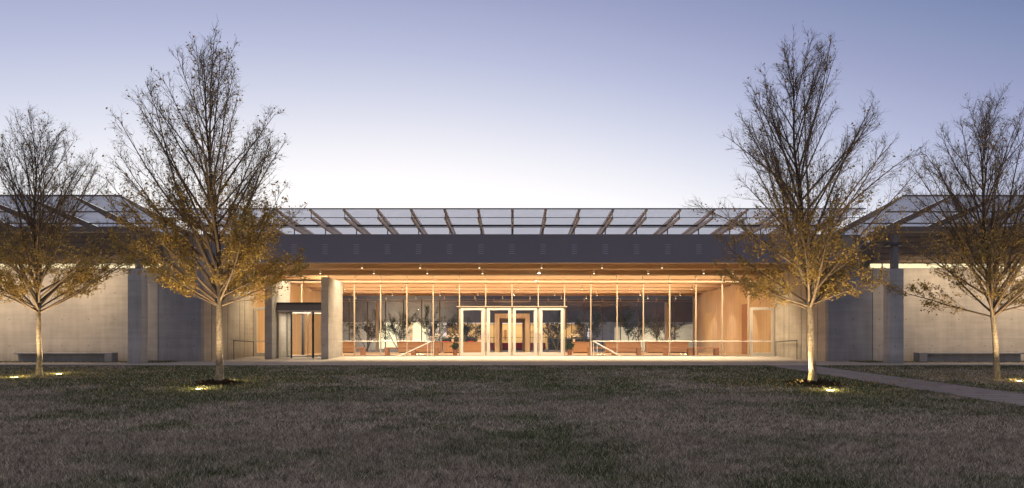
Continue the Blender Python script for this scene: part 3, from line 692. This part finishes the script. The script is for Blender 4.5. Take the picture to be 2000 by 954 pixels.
# red seats, seen through the middle doors
for i, (a, b) in enumerate(((-3.3, -.1), (.0, 3.3))):
    o = empty('red_sofa', ((a + b) / 2, 69, .01)); h = (b - a) / 2
    tag(o, 'long low red upholstered sofa behind the timber vestibule, %s of two' % ('left' if i == 0 else 'right'), 'sofa', 'red sofas beyond the vestibule')
    MB().box(-h, h, -.4, .3, .1, .36).build('seat', M['red'], o, .02); MB().box(-h, h, .1, .4, .361, .74).build('backrest', M['red'], o, .02); MB().box(-h + .1, h - .1, -.3, .3, 0, .099).build('base', M['dark'], o)
# hedge
r = np.random.default_rng(5)
for i, (a, b, y, h) in enumerate(((-7.2, -3.6, 72, 1.25), (3.7, 8.6, 72, 1.25))):
    o = empty('hedge', ((a + b) / 2, y, .01)); tag(o, 'clipped green hedge in the courtyard, %s of the vestibule' % ('left' if i == 0 else 'right'), 'hedge')
    n = 5200; P = np.stack([r.uniform(a, b, n) - (a + b) / 2, r.uniform(-.4, .4, n), h * r.uniform(0, 1, n) ** .8], 1)
    P += r.normal(size=P.shape) * .03; leaf_mesh('foliage', P, .11, M['hedge'], o, 11 + i)
    MB().box((a - b) / 2 + .1, (b - a) / 2 - .1, -.25, .25, 0, h - .15).build('inner_stems', M['leaf_green'], o)

# ------------------------------------------------------------------ trees
def tubes_np(lines, k):
    """lines: list of (pts Nx3, radii N) -> verts, quads"""
    V = []; Q = []; base = 0
    ang = np.arange(k) * 2 * np.pi / k; ca, sa = np.cos(ang), np.sin(ang)
    for P, R in lines:
        n = len(P); T = np.empty_like(P); T[:-1] = P[1:] - P[:-1]; T[-1] = T[-2]; T /= np.linalg.norm(T, axis=1)[:, None] + 1e-9
        ref = np.array([1., 0, 0]) if abs(T[0][0]) < .8 else np.array([0, 1., 0])
        U = np.cross(T, ref); U /= np.linalg.norm(U, axis=1)[:, None] + 1e-9; Wd = np.cross(T, U)
        ring = P[:, None, :] + R[:, None, None] * (ca[None, :, None] * U[:, None, :] + sa[None, :, None] * Wd[:, None, :])
        V.append(ring.reshape(-1, 3)); i = np.arange(n - 1)[:, None] * k; j = np.arange(k)[None, :]; j2 = (j + 1) % k
        q = np.stack([i + j, i + j2, i + k + j2, i + k + j], -1).reshape(-1, 4) + base; Q.append(q); base += n * k
    return np.concatenate(V), np.concatenate(Q)
def branch(r, p0, d, length, seg, trop, wob):
    P = np.empty((seg + 1, 3)); P[0] = p0; d = d / np.linalg.norm(d)
    for i in range(seg):
        d = d + np.array([0, 0, trop]) + r.normal(size=3) * wob; d /= np.linalg.norm(d); P[i + 1] = P[i] + d * length / seg
    return P
def side_dir(r, t, ang, az=None):
    t = t / np.linalg.norm(t); ref = np.array([0, 0, 1.]) if abs(t[2]) < .9 else np.array([1., 0, 0])
    u = np.cross(t, ref); u /= np.linalg.norm(u); w = np.cross(t, u); az = r.uniform(0, 2 * np.pi) if az is None else az
    return t * math.cos(ang) + (u * math.cos(az) + w * math.sin(az)) * math.sin(ang)
def along(P, t):
    x = t * (len(P) - 1); i = min(int(x), len(P) - 2); f = x - i; return P[i] * (1 - f) + P[i + 1] * f, P[i + 1] - P[i]
EZ = np.array([.20, .25, .31, .36, .42, .50, .57, .66, .77, .86, .92, .96]); ER = np.array([1.0, 1.7, 2.4, 2.65, 2.85, 2.9, 2.75, 2.4, 1.8, 1.15, .6, .0])
def make_tree(seed, H, fork, spread, loc, label, n1=54, leaf_n=1.0, lean=0.0):
    r = np.random.default_rng(seed); root = empty('elm_tree', loc); tag(root, label, 'tree', 'elm trees in a row on the lawn')
    d0 = np.array([lean, 0, 1.]); P0 = branch(r, np.array([0, 0, -.05]), d0, H * .97, 22, .04, .035)
    hz = np.linspace(0, 1, 23); R0 = np.where(hz < fork / H, .105 - .02 * hz / (fork / H), .085 * np.clip((1 - (hz - fork / H) / (1 - fork / H)), 0, 1) ** 1.05 + .004)
    R0[0] = .15; R0[1] = .108
    R0 *= H / 9.9 * .95
    L1, L2, L3, L4 = [(P0, R0)], [], [], []; leafpts = []
    def addleaf(P, n, zfac):
        for _ in range(n):
            p, _d = along(P, r.uniform(.15, 1)); leafpts.append(p + r.normal(size=3) * .035)
    for i in range(n1):
        f = (i / (n1 - 1)) ** 1.7; z = fork + (H * .90 - fork) * f
        p, td = along(P0, z / H); az = i * 2.399 + r.normal() * .3
        ang = math.radians((r.uniform(38, 62) if i % 3 else r.uniform(16, 40)) * (1 - .45 * f) if i > 6 else r.uniform(54, 72))
        a2 = ang * .74; cb = spread * 1.30
        ln = cb * (H - z) / ((H - 3.4) * math.sin(a2) + cb * math.cos(a2)) * r.uniform(.80, 1.12)
        if i < 6: ln *= .66
        d = np.array([math.cos(az) * math.sin(ang), math.sin(az) * math.sin(ang), math.cos(ang)])
        P1 = branch(r, p, d, spread * 2.6, 22, (.012 if i > 4 else .006) * (1.6 if ang > .9 else .8), .035)
        env = np.interp(P1[:, 2] / H, EZ, ER) * spread / 2.75 * r.uniform(.84, 1.10)
        outside = np.nonzero(np.hypot(P1[:, 0] - P0[12, 0], P1[:, 1]) > env)[0]; outside = outside[outside > 3]
        cut = outside[0] if len(outside) else 22
        P1 = P1[:max(5, cut + 1)]; ln = spread * 2.6 * (len(P1) - 1) / 22; rb_ = .016 + .028 * (ln / (spread * 1.8)); rb_ = min(rb_, np.interp(z, np.linspace(0, H, 23), R0) * .7)
        L1.append((P1, np.linspace(rb_, .005, len(P1))))
        n2 = int(3 + ln * 4.4)
        for j in range(n2):
            t = .14 + .86 * (j + r.uniform(0, 1)) / n2; t = min(t, .99); p, td = along(P1, t)
            l2 = (.30 + .40 * ln * (1 - t) ** .8) * r.uniform(.6, 1.15) * .78
            P2 = branch(r, p, side_dir(r, td, math.radians(r.uniform(16, 38))), l2, 5, .07, .06); L2.append((P2, np.linspace(.009 * min(1, .5 + l2 * .4), .003, 6)))
            hrel = (p[2] - fork) / (H - fork); lf = max(.0, 1 - hrel / .39) ** 1.0
            n3 = int(3 + l2 * 5.5)
            for k in range(n3):
                t3 = .15 + .85 * r.uniform(); p3, td3 = along(P2, t3); l3 = (.16 + .30 * l2 * (1 - t3)) * r.uniform(.7, 1.3)
                P3 = branch(r, p3, side_dir(r, td3, math.radians(r.uniform(20, 44))), l3, 3, .06, .09); L3.append((P3, np.linspace(.0040, .0020, 4)))
                for q in range(r.integers(1, 4)):
                    p4, td4 = along(P3, r.uniform(.2, 1)); P4 = branch(r, p4, side_dir(r, td4, math.radians(r.uniform(25, 55))), r.uniform(.08, .24), 2, .03, .1); L4.append((P4, np.linspace(.0025, .0015, 3)))
                    if r.random() < (.20 + 1.2 * lf) * leaf_n: addleaf(P4, 1 + int(r.integers(0, 9) * lf), 0)
                if r.random() < (.16 + 1.2 * lf) * leaf_n: addleaf(P3, 1 + int(8 * lf), 0)
    # end of the leader: fine whips
    for k in range(12):
        t = r.uniform(.8, 1); p, td = along(P0, t); P2 = branch(r, p, side_dir(r, td, math.radians(r.uniform(12, 38))), r.uniform(.4, 1.0), 5, .03, .08); L2.append((P2, np.linspace(.006, .003, 6)))
        for q in range(8): p3, td3 = along(P2, r.uniform(.1, 1)); L3.append((branch(r, p3, side_dir(r, td3, .6), r.uniform(.1, .3), 3, .03, .1), np.linspace(.004, .0022, 4)))
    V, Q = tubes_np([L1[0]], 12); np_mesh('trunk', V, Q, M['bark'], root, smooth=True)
    V, Q = tubes_np(L1[1:], 6); np_mesh('limbs', V, Q, M['twig'], root, smooth=True)
    V1, Q1 = tubes_np(L2, 4); V2, Q2 = tubes_np(L3, 3); V3, Q3 = tubes_np(L4, 3)
    V = np.concatenate([V1, V2, V3]); Q = np.concatenate([Q1, Q2 + len(V1), Q3 + len(V1) + len(V2)]); np_mesh('twigs', V, Q, M['twig'], root, smooth=True)
    # hanging skirt of leaves low in the crown
    leaf_mesh('foliage', leafpts, .074, M['leaf'], root, seed)
    print('tree', label[:20], len(L2), len(L3), len(L4), len(leafpts))
    return root
def uplight(x, y, tree_xyz, label, e=E_TREE):
    o = empty('ground_uplight', (x, y, gz(y))); tag(o, label, 'uplight', 'uplights set in the ground by the trees')
    MB().tube((0, 0, -.05), (0, 0, .012), .11, 16).build('rim', M['steel'], o)
    MB().tube((0, 0, .0125), (0, 0, .016), .085, 16).build('lens', M['ground_lens'], o)
    t = Vector(tree_xyz) - Vector((x, y, gz(y)))
    spot('lamp_light', o, (0, 0, .06), t, e, (1, .74, .40), 84, .8, .06)
    l = bpy.data.lights.new('glow_light', 'POINT'); l.energy = 22; l.color = (1, .80, .28); l.shadow_soft_size = .05
    g = bpy.data.objects.new('glow_light', l); COL.objects.link(g); g.parent = o; g.location = (0, 0, .10)
TREES = [(11, 9.7, 2.25, 2.6, (-8.03, 19.2), 'tall elm left of the entrance with golden lower leaves and upturned bare branches', -.0, 'left tall elm'),
         (23, 9.65, 2.15, 2.60, (8.15, 19.0), 'tall elm right of the entrance, beside the walkway, sparse golden leaves', .0, 'right tall elm'),
         (37, 8.0, 2.1, 3.05, (-15.1, 22.35), 'smaller elm at the left edge with a bare twiggy crown', .0, 'leftmost elm'),
         (64, 8.5, 1.95, 2.95, (14.6, 21.1), 'smaller elm at the right edge, brown sparse crown', .0, 'rightmost elm')]
for sd, H, fk, sp, (x, y), lab, ln_, short in TREES:
    leafn = {11: 1.0, 23: .42, 37: .55, 64: .42}[sd]
    make_tree(sd, H, fk, sp, (x, y, gz(y)), lab, leaf_n=leafn * 1.35, lean=ln_)
# (x, y) of the ground lamps, measured from the photograph
LAMPS = []
def gp(px, py):
    h = py - 669; y = (EYE + .81) * 1368 / (h + 1368 * (.68 / 28)); return (px - 1000) * y / 1368, y
for px, py, ti, lab in ((390, 761, 0, 'glowing uplight in the grass in front of the tall left elm'), (453, 746.5, 0, 'glowing uplight in the grass right of the tall left elm trunk'),
                        (1565, 751.5, 1, 'glowing uplight in the grass left of the tall right elm trunk'), (1622, 764, 1, 'glowing uplight in the grass right of the tall right elm trunk'),
                        (28, 738, 2, 'glowing uplight in the grass left of the leftmost elm'), (115, 731.5, 2, 'glowing uplight in the grass right of the leftmost elm'),
                        (1992, 745.5, 3, 'glowing uplight in the grass right of the rightmost elm'), (1915, 742, 3, 'glowing uplight in the grass left of the rightmost elm')):
    if lab.endswith('left of the rightmost elm'): continue
    x, y = gp(px, py); LAMPS.append((x, y)); tx, ty = TREES[ti][4]; H = TREES[ti][1]
    uplight(x, y, (tx, ty, gz(ty) + 3.1), lab, E_TREE * (1.25 if ti < 2 else 1.0) * (1.25 if ti == 3 else 1))
# mulch rings under the two tall elms
MUL = [(-8.03, 19.2, .62, .62), (8.15, 19.0, .8, .8)]
for x, y, a, b_ in MUL:
    pts = []
    rr = np.random.default_rng(int(x + 20)); n = 40
    for i in range(n):
        t = 2 * math.pi * i / n; q = 1 + rr.normal() * .05; pts.append((x + a * q * math.cos(t), y + b_ * q * math.sin(t)))
    mb = MB(); c0 = len(mb.v); mb.v.append((x, y, gz(y) + .05)); mb.v += [(p[0], p[1], gz(p[1]) + .0) for p in pts]
    mb.f += [(0, 1 + i, 1 + (i + 1) % n) for i in range(n)]
    tag(mb.build('mulch', M['mulch']), 'dark mulch ring round the tall %s elm' % ('left' if x < 0 else 'right'), kind='stuff')
    P = np.stack([x + rr.normal(size=2500) * a * .34, y + rr.normal(size=2500) * b_ * .34, np.zeros(2500)], 1); P[:, 2] = gza(P[:, 1]) + rr.uniform(.01, .07, 2500)
    tag(leaf_mesh('mulch_chips', P, .07, M['mulch'], None, 5), kind='stuff')

# fallen leaves on the lawn under the crowns
rr = np.random.default_rng(77); P = []
for x, y in [t_[4] for t_ in TREES]: k = 420; P.append(np.stack([x + rr.normal(size=k) * 2.0, y + rr.normal(size=k) * 1.8, np.zeros(k)], 1))
P = np.concatenate(P); P = P[P[:, 1] < 27.5]; P[:, 2] = gza(P[:, 1]) + rr.uniform(.02, .05, len(P))
tag(leaf_mesh('fallen_leaves', P, .06, M['leaf'], None, 9), 'scattered dry leaves fallen on the grass below the elms', kind='stuff')
# courtyard trees
def court_tree(seed):
    r = np.random.default_rng(seed); root = empty('courtyard_tree', (0, 0, 0)); L1 = []; L2 = []; P = []
    for s in range(4):
        p = branch(r, np.zeros(3), np.array([r.normal() * .3, r.normal() * .3, 1]), 2.9, 8, .02, .08); L1.append((p, np.linspace(.045, .02, 9)))
        for j in range(13):
            q, td = along(p, r.uniform(.36, 1)); b2 = branch(r, q, side_dir(r, td, math.radians(r.uniform(25, 65))), r.uniform(.6, 1.5), 5, .06, .1); L2.append((b2, np.linspace(.015, .005, 6)))
            for k in range(int(r.integers(20, 170))): t, _ = along(b2, r.uniform(.2, 1)); P.append(t + r.normal(size=3) * .10)
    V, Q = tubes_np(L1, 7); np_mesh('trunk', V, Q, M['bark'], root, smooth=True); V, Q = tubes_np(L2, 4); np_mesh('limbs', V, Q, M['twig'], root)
    leaf_mesh('foliage', P, .10, M['leaf_green'], root, seed); return root
ct = [court_tree(3), court_tree(8)]
spots = [(716, 'behind the left guard rail, nearest the pier'), (780, 'behind the long left bench'), (846, 'behind the left sloping handrails'), (905, 'seen through the leftmost entrance door'),
         (1088, 'seen through the rightmost entrance door'), (1158, 'behind the right sloping handrails'), (1228, 'behind the middle of the right long bench'), (1290, 'behind the gap before the pair of short benches')]
for i, (px, where) in enumerate(spots):
    o = ct[i] if i < 2 else copy_tree(ct[i % 2]); y = 62.5 + (i % 3) * .5; o.location = (xp(px, y), y, .01); o.rotation_euler = (0, 0, i * 1.3); o.scale = (1, 1, (1, 1.06, 1.1, .92)[i % 4])
    tag(o, 'small dark leafed courtyard tree ' + where, 'tree', 'small trees in the courtyard')

# ------------------------------------------------------------------ grass blades
r = np.random.default_rng(99)
def blades(n, y0, y1, h0, h1, w, xlim=None):
    y = np.sqrt(r.uniform(y0 ** 2, y1 ** 2, n)); half = y * .76 + .8 if xlim is None else None
    x = r.uniform(-1, 1, n) * half
    m = ~((x > 10.12) & (x < 11.93))
    for mx, my, a, b_ in MUL: m &= ((x - mx) ** 2 + (y - my) ** 2) > (a * .9) ** 2
    x, y = x[m], y[m]; return x, y, np.full(len(x), h0), np.full(len(x), h1), np.full(len(x), w)
sets = [blades(250000, 6.2, 10.5, .012, .062, .009), blades(190000, 10.5, 17, .012, .065, .014), blades(170000, 17, 27.98, .015, .06, .022)]
n = 40000; x = r.uniform(17, 30, n) * r.choice([-1, 1], n); x = np.where(r.random(n) < .25, r.uniform(15.9, 17, n) * np.sign(x), x); y = r.uniform(31.42, 33.18, n)
sets.append((x, y, np.full(n, .03), np.full(n, .09), np.full(n, .02)))
# longer tufts round the ground lamps and along the path edges
n = 9000; x = np.where(r.random(n) < .5, 10.06, 12.0) + r.normal(size=n) * .02; y = r.uniform(9, 27.9, n); sets.append((x, y, np.full(n, .04), np.full(n, .08), np.full(n, .01)))
for (lx, ly) in LAMPS:
    k = 1300; a = r.uniform(0, 2 * np.pi, k); q = r.uniform(.13, .6, k); sets.append((lx + q * 1.3 * np.cos(a), ly + q * np.sin(a), np.full(k, .04), np.full(k, .11), np.full(k, .014)))
X, Y, H0, H1, Wd = [np.concatenate(q) for q in zip(*sets)]
n = len(X)
clump = .55 + .45 * np.sin(X * 3.1 + np.sin(Y * 2.3) * 2) * np.sin(Y * 4.7 + np.sin(X * 1.7) * 2)
hh = (H0 + (H1 - H0) * r.uniform(0, 1, n) ** 1.5) * (.65 + .6 * clump); az = r.uniform(0, 2 * np.pi, n); la = r.uniform(0, 2 * np.pi, n); ll = hh * r.uniform(.3, 1.6, n)
Z = gza(Y) - .03
b0 = np.stack([X - np.cos(az) * Wd / 2, Y - np.sin(az) * Wd / 2, Z], 1); b1 = np.stack([X + np.cos(az) * Wd / 2, Y + np.sin(az) * Wd / 2, Z], 1); tp = np.stack([X + np.cos(la) * ll, Y + np.sin(la) * ll, Z + .012 + hh], 1)
V = np.stack([b0, b1, tp], 1).reshape(-1, 3)
g = np_mesh('grass', V, np.arange(3 * n).reshape(n, 3), M['grass'], None, tris=True)
at_ = g.data.attributes.new('blade_rnd', 'FLOAT', 'FACE'); at_.data.foreach_set('value', r.uniform(0, 1, n).astype(np.float32))
tag(g, 'short dormant turf, tan near the viewer and greener by the path', kind='stuff')
